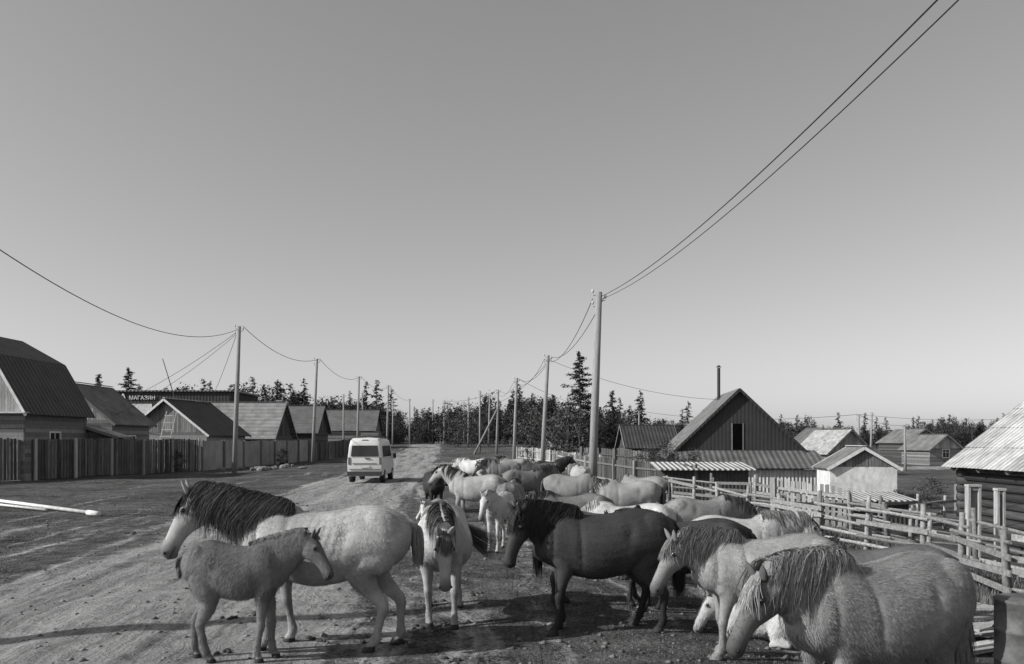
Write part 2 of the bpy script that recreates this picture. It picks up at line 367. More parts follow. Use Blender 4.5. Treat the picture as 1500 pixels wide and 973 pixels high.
    for sg in (-1,1):
        e=P0+A*.27*L-Nj*.045*k+Sh*sg*.07*k; mb.ell(e,(.034*k,.034*k,.034*k),10,8)
        e=P0+A*.93*L-Nj*.012*k+Sh*sg*.037*k; mb.ell(e,(.032*k,.032*k,.032*k),10,8)
    e=P0+A*.93*L+Nj*.054*k; mb.ell(e,(.038*k,.03*k,.038*k),10,8)
    D0=np.array([-.775*xs,0,1.20+drop])
    tmp=obj('tmp',mb,m_coat)
    r=tmp.modifiers.new('r','REMESH'); r.mode='VOXEL'; r.voxel_size=vox; r.use_smooth_shade=True
    sm=tmp.modifiers.new('s','SMOOTH'); sm.factor=.5; sm.iterations=5 if vox<.02 else 3
    dg=bpy.context.evaluated_depsgraph_get(); me=bpy.data.meshes.new_from_object(tmp.evaluated_get(dg)); bpy.data.objects.remove(tmp)
    nv=len(me.vertices); co=np.empty(nv*3); me.vertices.foreach_get('co',co); co=co.reshape(-1,3)
    no=np.empty(nv*3); me.vertices.foreach_get('normal',no); no=no.reshape(-1,3)
    if ribs:
        w=ss(-.22*xs,-.1*xs,co[:,0])*ss(.40*xs,.25*xs,co[:,0])*ss(.8,.95,co[:,2])*ss(1.28,1.15,co[:,2])
        co+=no*(ribs*w*np.sin((co[:,0]+.25*co[:,2])*2*math.pi/.075))[:,None]
    def dent(cx,cz,rx,rz,d):
        w=np.exp(-((co[:,0]-cx*xs)/rx)**2-((co[:,2]-cz-drop)/rz)**2)*(np.abs(co[:,1])>.08); co[:]-=no*(w*d)[:,None]
    dent(-.20,1.12,.07,.10,.026); dent(.36,1.0,.035,.25,.016); dent(.66,1.05,.03,.16,.018); dent(-.62,.98,.04,.14,.012); dent(-.22,.86,.05,.1,-.01)
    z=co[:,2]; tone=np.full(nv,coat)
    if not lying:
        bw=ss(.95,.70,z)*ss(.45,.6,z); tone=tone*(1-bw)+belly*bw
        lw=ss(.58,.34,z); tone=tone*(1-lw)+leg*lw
    ph=rr.rand(6)*6.28
    pt=np.sin(co[:,0]*5+ph[0]+np.sin(z*6+ph[1]))*np.sin(z*7+ph[2]+co[:,1]*3)*.5+np.sin(co[:,0]*11+ph[3])*np.sin(z*13+ph[4])*.3
    tone=tone*(1+.2*pt)
    rel=co-P0; ha=rel@A/L; hn=rel@Nj; hsd=rel@Sh
    inhead=(ha>-.05)&(ha<1.1)&(np.abs(hsd)<.14)&(np.abs(hn)<.22)
    fw=ss(-.05,.2,ha)*inhead; tone=tone*(1-fw)+face*fw
    mw=ss(.68,.95,ha)*inhead; tone=tone*(1-mw)+muz*mw
    mo=np.exp(-((hn-(.038*k))/.007)**2)*((ha>.80)&inhead); tone*=1-.75*mo
    ew=np.zeros(nv)
    for sg in (-1,1):
        e=P0+A*.27*L-Nj*.045*k+Sh*sg*.092*k; ew=np.maximum(ew,np.exp(-(((co-e)**2).sum(1))/.034**2))
        e=P0+A*.945*L-Nj*.018*k+Sh*sg*.060*k; ew=np.maximum(ew,1.1*np.exp(-(((co-e)**2).sum(1))/.018**2))
    tone*=np.clip(1-.8*ew,.05,1)
    ds=np.exp(-(co[:,1]/.03)**2)*ss(1.2,1.28,z-drop)*(co[:,0]<.5*xs); tone*=1-stripe*ds
    if not lying:
        tone=np.where(z<.052,.035,tone)
    tone=np.clip(tone,.012,.8)
    co*=s; me.vertices.foreach_set('co',co.ravel())
    at=me.attributes.new('tone','FLOAT','POINT'); at.data.foreach_set('value',tone.astype(np.float32)); me.update()
    me.polygons.foreach_set('use_smooth',[True]*len(me.polygons))
    me.materials.clear(); me.materials.append(m_coat); me.name=name
    o=bpy.data.objects.new(name,me); COL.objects.link(o); o.location=(x,y,g0); o.rotation_euler=(0,0,hd)
    if near or vox<.025:
        nf=85000 if near else 13000; wf=1 if near else 2; ii=rr.randint(0,nv,nf); keep=(z[ii]>.07)&(ew[ii]<.2)&(mw[ii]<.6); ii=ii[keep]; nf=len(ii)
        p=co[ii]; q=no[ii]; fl=np.tile(np.array([-.6,0,-.8]),(nf,1)); fl[inhead[ii]]=A; 
        lz=z[ii]<.6; fl[lz]=(-.2,0,-1.)
        sw=np.sin(p[:,0]*9+np.sin(p[:,2]*11)*2)*.14; fl[:,0]+=sw
        fl=fl+rr.normal(size=(nf,3))*.28; fl-=q*(fl*q).sum(1,keepdims=True); fl/=np.linalg.norm(fl,axis=1,keepdims=True)
        sd=np.cross(q,fl); jt=(rr.rand(nf,1)-.5)*vox*1.2; jt2=(rr.rand(nf,1)-.5)*vox*1.2; p=p+sd*jt+fl*jt2-q*.002
        under=((q[:,2]<-.2)&(~inhead[ii])); back_leg=(lz&(z[ii]<.25))
        ln=fur*rr.uniform(.5,1.25,nf)*np.where(inhead[ii]|lz,.55,1.)*np.where(under,1.5,1.)*np.where(back_leg,1.6,1.); wdt=.0026*wf*rr.uniform(.6,1.4,nf)
        tip=p+fl*ln[:,None]+q*(ln*rr.uniform(.05,.34,nf))[:,None]
        V=np.stack([p-sd*wdt[:,None],p+sd*wdt[:,None],tip],1).reshape(-1,3)
        fo_=npmesh('coat_fur',V,np.arange(3*nf).reshape(-1,3),[m_coat],parent=o)
        tt=np.repeat(tone[ii]*rr.uniform(.75,1.3,nf),3).astype(np.float32); at=fo_.data.attributes.new('tone','FLOAT','POINT'); at.data.foreach_set('value',tt)
    mb=MB()
    for sg in (-1,1):
        b=P0-Nj*.075*k+Sh*sg*.05*k+A*.01; up=(-Nj*.75-A*.55+Sh*sg*.3); up/=np.linalg.norm(up)
        E=cr([(0,.034,.026),(.045,.037,.022),(.09,.03,.016),(.12,.015,.009),(.14,.003,.003)],10)
        f=np.cross(up,Sh); f/=np.linalg.norm(f); s2=np.cross(f,up)
        ec=np.array([b+up*q[0]*k*.92 for q in E]); loft(mb,ec*s,E[:,2]*k*s,E[:,1]*k*s,np.array([f]*10),np.array([s2]*10),10)
    eo=obj('ears',mb,m_coat,o,True); at=eo.data.attributes.new('tone','FLOAT','POINT'); at.data.foreach_set('value',[face*.7]*len(eo.data.vertices))
    mb=MB()
    for sg in (-1,1):
        e=(P0+A*.27*L-Nj*.045*k+Sh*sg*.092*k)*s; mb.ell(e,(.020*k*s,)*3,10,8)
        e=(P0+A*.945*L-Nj*.016*k+Sh*sg*.064*k)*s; mb.ell(e,(.010*k*s,.010*k*s,.013*k*s),8,6)
    obj('eyes_and_nostrils',mb,m_eye,o,True)
    V=[];F=[]; per=14 if near else 4
    for i in range(nlock//3 if near else nlock//4):
        t0=rr.uniform(.0,1.0); sg=mside if (mside!=0 and rr.rand()<.8) else rr.choice([-1,1])
        L0=mlen*rr.uniform(.65,1.2)*(1-.35*abs(t0-.5)); d0=rr.normal()*.2*messy+.04; k0=1.02+rr.rand()*.06+messy*.07*rr.rand(); wob=rr.uniform(0,6.28)
        for jx in range(per):
            t=min(max(t0+rr.normal()*.014,0),1); j=t*19; i0=min(int(j),18); u=j-i0
            c=NP[i0]*(1-u)+NP[i0+1]*u; Nc=Nn[i0]*(1-u)+Nn[i0+1]*u; Sd=Sn[i0]; a=na[i0]*(1-u)+na[i0+1]*u; b=nb[i0]*(1-u)+nb[i0+1]*u; Tn=NT[i0]
            Lk=L0*rr.uniform(.65,1.1); kk=k0+rr.normal()*.016; dr_=d0+rr.normal()*.09*(1+messy); wa=messy*.016; w2=rr.uniform(0,6.28); P=[]; last=None
            for q in np.linspace(0,1,8):
                arc=q*Lk; ph_=arc/((a+b)*.52); kq=.96+(kk-.96)*min(1,q*4)
                if ph_<1.6: p=c+Nc*a*kq*math.cos(ph_)+Sd*sg*b*kq*math.sin(ph_)*1.02; last=(p,arc)
                else: p=last[0]+np.array([0,0,-1.])*(arc-last[1])+Sd*sg*.006
                p=p+Tn*(dr_*arc)+Tn*(wa*math.sin(wob+q*6)*q+.006*math.sin(w2+q*9)*q)+np.array([0,0,-1.])*arc*arc*.7+Sd*sg*wa*.5*math.cos(wob+q*6)*q
                P.append(p*s)
            sd=Tn+rr.normal(size=3)*.3; sd/=np.linalg.norm(sd)
            strand(V,F,P,rr.uniform(.006,.013)*s*wk,sd)
    for i in range(int(nlock*(.8 if near else .15))):
        l0=rr.uniform(-.04,.04)*k; Lk=min(mlen,.32)*rr.uniform(.4,1.0); sp=rr.normal()*.16; P=[]; w2=rr.uniform(0,6.28)
        for q in np.linspace(0,1,7):
            aa=q*Lk; off=np.interp(aa/L,[0,.3,.6,1],[.092,.112,.098,.088])*k+.006+.01*math.sin(q*3)*rr.rand()
            ll=l0+sp*aa+.006*math.sin(w2+q*7)*q
            p=P0+A*(aa-.03)-Nj*off+Sh*ll
            if abs(ll)>.05: p=p+Nj*(abs(ll)-.05)*1.6
            P.append(p*s)
        sd=Sh+rr.normal(size=3)*.3; strand(V,F,P,rr.uniform(.006,.011)*s*wk,sd)
    mb=MB(); mb.add(V,F); obj('mane',mb,hairmat(mane),o)
    V=[];F=[]
    for i in range(int(nlock*(2.0 if near else .7))):
        Lk=tl*rr.uniform(.6,1.05); a0=rr.uniform(0,6.28); sp=rr.uniform(0,1)**.6; P=[]
        ox,oy=math.cos(a0)*sp,math.sin(a0)*sp
        for q in np.linspace(0,1,10):
            fan=.022+.06*math.sin(min(q*1.25,1)*math.pi*.62)*min(1,tl/.6)
            p=D0+np.array([-.065*xs*math.sin(min(1,q*4)*1.57)+ox*fan-.02*q+tsw[0]*q**1.4, oy*fan+tsw[1]*q**1.4+.015*math.sin(q*5+a0)*messy*2, .01-Lk*q**1.1+(.25*(tsw[0]**2+tsw[1]**2)**.5)*q])
            if lying: p[2]=max(p[2],.04)
            P.append(p*s)
        sd=np.array([-math.sin(a0),math.cos(a0),0])+rr.normal(size=3)*.2
        strand(V,F,P,rr.uniform(.007,.013)*s*wk,sd)
    mb=MB(); mb.add(V,F); obj('tail',mb,hairmat(tail),o)
    return o
FV=.0145
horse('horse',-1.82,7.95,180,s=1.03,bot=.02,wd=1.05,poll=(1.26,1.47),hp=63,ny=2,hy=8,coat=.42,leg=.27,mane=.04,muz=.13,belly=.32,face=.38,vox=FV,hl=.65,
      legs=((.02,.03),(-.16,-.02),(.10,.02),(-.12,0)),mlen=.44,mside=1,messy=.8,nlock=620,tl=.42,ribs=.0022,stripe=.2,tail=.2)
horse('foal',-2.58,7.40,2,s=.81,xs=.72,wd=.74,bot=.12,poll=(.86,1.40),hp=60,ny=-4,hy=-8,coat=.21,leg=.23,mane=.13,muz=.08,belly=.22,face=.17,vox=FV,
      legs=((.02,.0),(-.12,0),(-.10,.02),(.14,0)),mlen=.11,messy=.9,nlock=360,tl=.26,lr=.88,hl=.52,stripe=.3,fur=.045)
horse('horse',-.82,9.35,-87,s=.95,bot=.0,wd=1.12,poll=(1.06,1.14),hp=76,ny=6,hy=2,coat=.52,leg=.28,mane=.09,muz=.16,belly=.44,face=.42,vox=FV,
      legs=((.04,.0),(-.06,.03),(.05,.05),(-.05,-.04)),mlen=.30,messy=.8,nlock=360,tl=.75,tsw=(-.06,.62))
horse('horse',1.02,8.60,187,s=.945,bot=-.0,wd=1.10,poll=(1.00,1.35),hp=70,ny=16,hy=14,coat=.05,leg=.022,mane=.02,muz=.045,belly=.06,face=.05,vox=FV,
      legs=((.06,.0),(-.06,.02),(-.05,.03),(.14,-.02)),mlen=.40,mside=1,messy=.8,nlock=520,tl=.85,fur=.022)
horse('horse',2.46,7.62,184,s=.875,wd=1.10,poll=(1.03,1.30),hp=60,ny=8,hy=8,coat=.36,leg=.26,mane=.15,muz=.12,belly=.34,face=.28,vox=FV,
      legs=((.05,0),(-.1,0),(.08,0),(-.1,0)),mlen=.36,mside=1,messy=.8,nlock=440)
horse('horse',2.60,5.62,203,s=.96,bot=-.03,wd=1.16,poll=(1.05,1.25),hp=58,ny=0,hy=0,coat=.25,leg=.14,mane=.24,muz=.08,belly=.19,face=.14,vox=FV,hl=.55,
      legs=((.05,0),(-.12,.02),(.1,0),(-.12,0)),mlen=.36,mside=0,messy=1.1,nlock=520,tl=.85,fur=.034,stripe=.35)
MV=.024
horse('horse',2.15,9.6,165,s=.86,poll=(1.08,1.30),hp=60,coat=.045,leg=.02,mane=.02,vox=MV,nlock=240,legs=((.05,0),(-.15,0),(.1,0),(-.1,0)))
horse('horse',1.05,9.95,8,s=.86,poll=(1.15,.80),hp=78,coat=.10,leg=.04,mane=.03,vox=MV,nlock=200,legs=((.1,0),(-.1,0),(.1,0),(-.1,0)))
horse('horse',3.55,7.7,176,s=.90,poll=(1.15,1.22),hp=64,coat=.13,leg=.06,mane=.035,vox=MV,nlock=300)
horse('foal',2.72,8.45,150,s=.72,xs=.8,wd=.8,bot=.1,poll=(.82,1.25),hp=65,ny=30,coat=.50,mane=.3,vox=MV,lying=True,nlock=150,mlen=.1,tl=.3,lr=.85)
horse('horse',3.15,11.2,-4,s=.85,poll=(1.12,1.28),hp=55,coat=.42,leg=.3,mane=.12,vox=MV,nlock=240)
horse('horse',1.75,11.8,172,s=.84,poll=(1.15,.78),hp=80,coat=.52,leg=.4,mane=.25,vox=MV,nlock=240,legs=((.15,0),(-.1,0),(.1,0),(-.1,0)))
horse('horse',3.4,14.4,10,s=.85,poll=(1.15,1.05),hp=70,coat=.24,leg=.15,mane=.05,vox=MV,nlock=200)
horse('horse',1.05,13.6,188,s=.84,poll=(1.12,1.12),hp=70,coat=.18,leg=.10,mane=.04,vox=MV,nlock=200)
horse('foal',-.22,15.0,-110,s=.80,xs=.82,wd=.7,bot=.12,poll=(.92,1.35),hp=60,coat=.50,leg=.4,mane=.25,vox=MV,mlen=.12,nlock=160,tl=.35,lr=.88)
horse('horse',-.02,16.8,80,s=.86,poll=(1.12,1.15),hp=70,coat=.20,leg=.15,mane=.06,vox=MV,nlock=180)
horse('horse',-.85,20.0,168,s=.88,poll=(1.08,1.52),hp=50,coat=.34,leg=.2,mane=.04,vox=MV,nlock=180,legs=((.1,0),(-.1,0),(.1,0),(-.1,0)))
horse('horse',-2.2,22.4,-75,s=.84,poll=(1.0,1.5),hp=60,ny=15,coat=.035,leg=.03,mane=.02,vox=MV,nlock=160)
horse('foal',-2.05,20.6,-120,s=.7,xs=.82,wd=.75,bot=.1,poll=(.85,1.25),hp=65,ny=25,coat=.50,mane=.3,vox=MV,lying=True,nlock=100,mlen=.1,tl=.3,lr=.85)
BV=.034
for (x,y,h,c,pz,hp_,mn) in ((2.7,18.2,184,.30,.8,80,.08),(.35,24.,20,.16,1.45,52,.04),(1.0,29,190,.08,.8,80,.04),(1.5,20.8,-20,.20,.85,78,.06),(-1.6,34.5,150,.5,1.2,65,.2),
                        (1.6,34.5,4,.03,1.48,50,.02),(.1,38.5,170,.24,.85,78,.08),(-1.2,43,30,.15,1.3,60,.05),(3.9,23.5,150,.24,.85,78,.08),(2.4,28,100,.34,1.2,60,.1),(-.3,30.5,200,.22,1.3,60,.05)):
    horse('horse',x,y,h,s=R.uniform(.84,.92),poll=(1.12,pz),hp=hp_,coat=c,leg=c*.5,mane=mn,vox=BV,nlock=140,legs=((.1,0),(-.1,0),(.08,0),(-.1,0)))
# ---------------------------------------------------------------- van
def van(x,y,rz):
    e=empty('passenger_van',(x,y,G(x,y)),rz)
    mp=M('van_paint',.60,rough=.35,var=.1,scale=1.5,bmp=0,spec=.5); md=M('van_trim',.05,rough=.6,var=.2,bmp=0); ml=M('lamp_lens',.12,rough=.2,var=.2,bmp=0,spec=.6)
    st=[(-2.33,.42,1.25,.78,.76),(-2.32,.36,1.9,.82,.70),(-2.22,.33,2.10,.845,.71),(-2.0,.32,2.17,.85,.72),(0,.32,2.19,.85,.72),(1.2,.32,2.14,.85,.71),(1.55,.32,2.0,.85,.68),(1.9,.32,1.6,.85,.70),(2.2,.33,1.22,.84,.74),(2.34,.36,1.0,.80,.72),(2.36,.42,.85,.76,.70)]
    mb=MB();V=[];F=[]
    for (yy,b,t,w0,w1) in st:
        zm=min(b+.72,b+(t-b)*.5); c=.11
        half=[(0,b),(w0-.1,b),(w0-.02,b+.06),(w0,zm),((w0*.4+w1*.6),t-.28*(t-b)/1.8-.05),(w1,t-.12),(w1-c,t-.02),(0,t+.01)]
        ring=[(a,yy,z) for a,z in half]+[(-a,yy,z) for a,z in half[-2:0:-1]]; V+=ring
    k=len(ring)
    for i in range(len(st)-1):
        for j in range(k): F.append((i*k+j,i*k+(j+1)%k,(i+1)*k+(j+1)%k,(i+1)*k+j))
    F.append(tuple(range(k))[::-1]); F.append(tuple((len(st)-1)*k+j for j in range(k))); mb.add(V,F); obj('body',mb,mp,e,True,bevel=.01)
    mb=MB(); mb.slab([(-.66,-2.345,1.28),(.66,-2.345,1.28),(.60,-2.325,1.80),(-.60,-2.325,1.80)],.012)
    for sg in (-1,1):
        for a,b in ((-2.0,-.95),(-.88,.1),(.17,.95)):
            P=[(sg*.842,a,1.25),(sg*.842,b,1.25),(sg*.772,b,1.78),(sg*.772,a,1.78)]; mb.slab(P if sg>0 else P[::-1],.012)
    obj('windows',mb,m_glass,e)
    mb=MB(); mb.box(0,-2.40,.46,1.62,.16,.2); mb.box(0,2.42,.45,1.6,.14,.22)
    for sg in (-1,1):
        mb.box(sg*.98,1.35,1.25,.16,.08,.24)
    mb.beam((0,-2.36,1.18),(.26,-2.36,1.18),.03,.04); mb.beam((0,-2.352,1.33),(.5,-2.345,1.45),.012,.02)
    obj('bumpers_and_mirrors',mb,md,e,bevel=.02)
    mb=MB(); mb.box(0,-2.355,.93,1.15,.012,.035); mb.box(0,-2.36,.66,1.5,.012,.03); obj('tailgate_lines',mb,md,e)
    mb=MB()
    for sg in (-1,1): mb.box(sg*.74,-2.33,1.06,.11,.05,.34); 
    mb.box(0,-2.26,2.06,.3,.03,.04); obj('tail_lamps',mb,ml,e,bevel=.01)
    mb=MB(); mb.box(0,-2.364,.80,.46,.012,.115); obj('license_plate',mb,m_white,e)
    mb=MB()
    for sg in (-1,1):
        mb.tube([(sg*.66,-1.6,2.24),(sg*.66,1.0,2.24)],.018,6)
        for q in (-1.6,-.9,-.2,.5,1.0): mb.tube([(sg*.66,q,2.12),(sg*.66,q,2.24)],.014,6)
    for q in (-1.6,-.9,-.2,.5,1.0): mb.tube([(-.66,q,2.24),(.66,q,2.24)],.016,6)
    obj('roof_rack',mb,md,e)
    mb=MB(); mb.box(.05,-.6,2.33,.9,1.1,.16,.05,.03); mb.box(-.2,.5,2.31,.7,.6,.12,.1,.02); obj('roof_luggage',mb,M('tarp',.12,bmp=.5),e,bevel=.04)
    mb=MB(); mh=MB()
    for sg in (-1,1):
        for q in (-1.45,1.5):
            mb.tube([(sg*.62,q,.32),(sg*.66,q,.32),(sg*.84,q,.32),(sg*.86,q,.32)],[.29,.32,.32,.28],22); mh.tube([(sg*.855,q,.32),(sg*.872,q,.32)],[.19,.17],16)
    obj('tyres',mb,M('rubber',.03,bmp=.2),e,True); obj('hubs',mh,M('steel_rim',.4,rough=.4,bmp=0),e)
van(-7.1,40.4,math.radians(1.5))
# ---------------------------------------------------------------- utility poles & wires
m_porc=M('porcelain',.5,rough=.3,bmp=0)
def pole(x,y,h,r=.13,lean=(0,0),arm=True,brace=None,name='utility_pole'):
    z=G(x,y); e=empty(name,(x,y,z)); mb=MB()
    mb.tube([(0,0,-.3),(lean[0]*.4,lean[1]*.4,h*.4),(lean[0],lean[1],h)],[r*1.1,r,r*.78],12)
    if brace: mb.tube([(brace[0],brace[1],-.2),(lean[0]*.8,lean[1]*.8,h*.72)],[r*.95,r*.75],10)
    obj('shaft',mb,m_pole,e,True)
    if arm:
        mb=MB(); t=Vector((lean[0],lean[1],h))
        for dz,sg in ((-.12,-1),(-.32,1),(-.55,-1)):
            p=t+Vector((0,0,dz)); mb.tube([p,p+Vector((sg*.22,0,0)),p+Vector((sg*.24,0,.1))],.014,6); mb.ell(p+Vector((sg*.24,0,.16)),(.05,.05,.08),8,6)
        obj('insulators',mb,m_porc,e,True)
    return Vector((x+lean[0],y+lean[1],z+h))
def wire(p0,p1,sag,r=.012,n=26,mb=None):
    p0=Vector(p0);p1=Vector(p1);P=[]
    for i in range(n+1):
        t=i/n; p=p0.lerp(p1,t); p.z-=4*sag*t*(1-t); P.append(p)
    mb.tube(P,r,5)
rp=[pole(3.0,30,7.75,.15,(.28,0)),pole(1.98,53,7.7,.14,(.42,0)),pole(.15,74,7.8,.14,(.3,0)),pole(-1.9,98,7.9,.14,(.2,0),brace=(-2.8,-.5)),pole(-3.6,122,8,.14,(.2,0))]
lp=[pole(-16.95,48.6,9.0,.14,(.3,0)),pole(-17.05,68,9.,.13,(.4,0)),pole(-17.3,89,9.,.13,(.2,0)),pole(-17.6,112,9.,.13,(.2,0)),pole(-18,140,8.,.13)]
prev_l=pole(-11.6,6.2,9.9,.16); prev_r=pole(5.75,-6,8.9,.15)
wb=MB()
off=[Vector((.24,0,0)),Vector((-.24,0,-.15))]
wire(rp[0]+Vector((.1,0,-.15)),prev_r+Vector((0,0,.1)),1.15,.011,60,wb)
wire(rp[0]+Vector((.1,0,-.26)),prev_r+Vector((.12,0,.05)),1.24,.009,60,wb)
for a,b in zip(rp[:-1],rp[1:]):
    for k,o_ in enumerate(off): wire(a+o_+Vector((0,0,-.1)),b+o_+Vector((0,0,-.1)),.75+.2*k,.014,26,wb)
wire(lp[0]+Vector((-.1,0,-.2)),prev_l+Vector((0,0,-.05)),2.75,.015,60,wb)
for a,b in zip(lp[:-1],lp[1:]): wire(a+off[0],b+off[0],.9,.018,26,wb)
wire(lp[0]+Vector((-.2,0,-.4)),(-32,60,3.9),.5,.014,26,wb); wire(lp[0]+Vector((-.2,0,-.6)),(-29,74,4.2),.6,.014,26,wb); wire(lp[0]+Vector((-.2,0,-.5)),(-25,50.,3.6),.4,.012,26,wb)
wire(rp[1]+Vector((.1,0,-.3)),(15,56,4.9),.6,.012,30,wb)
wire(rp[1]+Vector((.1,0,-.3)),(-3,95,6.5),.9,.014,30,wb)
far=[(-24,128,8.5),(-28,150,9),(-15,150,8.5),(-11.5,135,7.5),(-6.5,118,7.5),(-4.2,104,8),(17.5,110,6.6),(34,78,5.8),(41.5,84,4.8),(45,100,6.3),(-22,104,7.5),(-9,150,8),(-19.5,130,7.5),(-2.5,140,8)]
fp=[pole(x,y,h,.12,(R.uniform(-.1,.2),0)) for x,y,h in far]
wire(fp[6],fp[7],.8,.02,26,wb); wire(fp[7],fp[8],.4,.016,26,wb); wire(fp[7],(70,95,6),1.0,.016,26,wb); wire(fp[0],fp[1],.6,.02,20,wb); wire(fp[3],rp[3],.6,.02,20,wb); wire(rp[2],fp[6],1.2,.016,26,wb)
obj('overhead_wires',wb,m_wire,smooth=True)
# ---------------------------------------------------------------- buildings
def window(e,side,u,z,w,h,W,L):
    fr=MB();gl=MB()
    def P(a,b,o):
        if side=='front': return (a,-L/2-o,b)
        if side=='right': return (W/2+o,a,b)
        if side=='left': return (-W/2-o,-a,b)
    t=.09
    n=(0,-1,0) if side=='front' else ((1,0,0) if side=='right' else (-1,0,0))
    fr.beam(P(u-w/2-t,z-h/2-t/2,.03),P(u+w/2+t,z-h/2-t/2,.03),.07,t); fr.beam(P(u-w/2-t,z+h/2+t/2,.03),P(u+w/2+t,z+h/2+t/2,.03),.07,t)
    fr.beam(P(u-w/2-t/2,z-h/2,.028),P(u-w/2-t/2,z+h/2,.028),.06,t,n); fr.beam(P(u+w/2+t/2,z-h/2,.028),P(u+w/2+t/2,z+h/2,.028),.06,t,n)
    fr.beam(P(u,z-h/2,.026),P(u,z+h/2,.026),.045,.045,n); fr.beam(P(u-w/2,z+h*.15,.022),P(u+w/2,z+h*.15,.022),.035,.04)
    gl.poly([P(u-w/2,z-h/2,.012),P(u+w/2,z-h/2,.012),P(u+w/2,z+h/2,.012),P(u-w/2,z+h/2,.012)])
    obj('window_frame',fr,m_white,e); obj('window_glass',gl,m_glass,e)
def house(name,x,y,rz,W,L,hw,rise,mw,mg,mr,oh=.35,wins=(),chim=None,boards=True,z=None,trim=m_wood_md,gboards=True):
    z0=G(x,y) if z is None else z; e=empty(name,(x,y,z0-.05),math.radians(rz)); a=W/2;b=L/2
    mb=MB()
    if boards:
        nb=max(6,int(hw/.2)); hh=hw/nb
        for i in range(nb):
            zc=(i+.5)*hh; t=.10+.02*R.random()
            for sg in (-1,1):
                mb.box(sg*(a-.05),0,zc,t,L-.22,hh*.97); mb.box(0,sg*(b-.05),zc,W,t,hh*.97)
    else: mb.box(0,0,hw/2,W,L,hw)
    obj('walls',mb,mw,e)
    mb=MB()
    for sg in (-1,1):
        yy=sg*(b-.04)
        if gboards:
            k=int(W/.16); 
            for i in range(k):
                x0=-a+W*i/k+.006; x1=-a+W*(i+1)/k-.006; h0=rise*(1-abs(x0)/a)-.02; h1=rise*(1-abs(x1)/a)-.02; q=.02*R.random()
                Pp=[(x0,yy-q,hw),(x1,yy-q,hw),(x1,yy-q,hw+max(h1,.01)),(x0,yy-q,hw+max(h0,.01))]; mb.slab(Pp,.035)
        else: mb.slab([(-a,yy,hw),(a,yy,hw),(0,yy,hw+rise-.03)],.05)
    obj('gable',mb,mg,e)
    mb=MB(); sl=rise/a; ex=a+oh; ez=hw-oh*sl
    for sg in (-1,1):
        Pp=[(0,-b-oh,hw+rise+.03),(0,b+oh,hw+rise+.03),(sg*ex,b+oh,ez+.03),(sg*ex,-b-oh,ez+.03)]
        if sg>0: Pp=Pp[::-1]
        mb.slab(Pp[::-1] ,.06)
    obj('roof',mb,mr,e)
    mb=MB()
    for s2 in (-1,1):
        for sg in (-1,1): mb.beam((0,s2*(b+oh+.02),hw+rise-.03),(sg*ex,s2*(b+oh+.02),ez-.03),.03,.16)
    mb.beam((0,-b-oh,hw+rise+.1),(0,b+oh,hw+rise+.1),.22,.03)
    obj('fascia',mb,trim,e)
    for w in wins: window(e,*w,W,L)
    if chim:
        mb=MB(); cx,cyy,h,r=chim
        mb.box(cx,cyy,(hw+h)/2,r*2,r*2,h-hw); mb.box(cx,cyy,h+.05,r*2.4,r*2.4,.12)
        obj('chimney',mb,m_concrete,e)
    return e
def gambrel():
    x,y=-28.6,43.2; e=empty('gambrel_house',(x,y,G(x,y)-.05)); a=3.95; b=3.0; he=3.55; hb=6.4; hr=7.8; xb=2.5; oh=.3
    mb=MB(); n=17
    for i in range(n):
        zc=(i+.5)*he/n
        for sg in (-1,1): mb.box(sg*(a-.05),0,zc,.1+.02*R.random(),2*b-.22,he/n*.97); mb.box(0,sg*(b-.05),zc,2*a,.1+.02*R.random(),he/n*.97)
    obj('walls',mb,m_wood_md,e)
    mb=MB(); k=50
    def top(q): q=abs(q); return hb+(hr-hb)*(1-q/xb) if q<xb else he+(hb-he)*(a-q)/(a-xb)
    for i in range(k):
        x0=-a+2*a*i/k+.005;x1=-a+2*a*(i+1)/k-.005
        mb.slab([(x0,-b+.02,he),(x1,-b+.02,he),(x1,-b+.02,max(top(x1)-.03,he+.01)),(x0,-b+.02,max(top(x0)-.03,he+.01))],.04)
        mb.slab([(x0,b-.04,he),(x1,b-.04,he),(x1,b-.04,max(top(x1)-.03,he+.01)),(x0,b-.04,max(top(x0)-.03,he+.01))],.04)
    obj('gable',mb,m_wood_lt,e)
    mb=MB(); prof=[(4.25,3.4),(xb,hb+.05),(0,hr+.05)]
    for sg in (-1,1):
        for (p,q) in zip(prof[:-1],prof[1:]):
            P=[(sg*p[0],-b-oh,p[1]),(sg*p[0],b+oh,p[1]),(sg*q[0],b+oh,q[1]),(sg*q[0],-b-oh,q[1])]; mb.slab(P if sg>0 else P[::-1],.05)
    obj('roof',mb,m_roof_dk,e)
    mb=MB()
    for sg in (-1,1):
        for (p,q) in zip(prof[:-1],prof[1:]): mb.beam((sg*p[0],-b-oh-.02,p[1]-.06),(sg*q[0],-b-oh-.02,q[1]-.06),.03,.14)
    mb.beam((-a-.3,-b-.22,he-.05),(a+.3,-b-.22,he-.05),.4,.07); obj('trim',mb,m_white,e)
    window(e,'right',-.3,1.9,.9,1.2,2*a,2*b); window(e,'front',2.0,2.0,.9,1.2,2*a,2*b); window(e,'front',0,5.2,.8,.9,2*a,2*b)
    mb=MB(); mb.tube([(3.2,-b-1.2,0),(3.2,-b-1.2,3.4)],.07,8); mb.beam((1.6,-b-1.2,3.1),(3.3,-b-1.2,3.5),.06,.06); obj('porch',mb,m_white,e)
gambrel()
house('plank_house',-27.3,51.5,0,5.4,5.0,3.35,2.3,m_wood_md,m_wood_lt,m_roof_md,wins=(('right',0,1.9,.8,.9),))
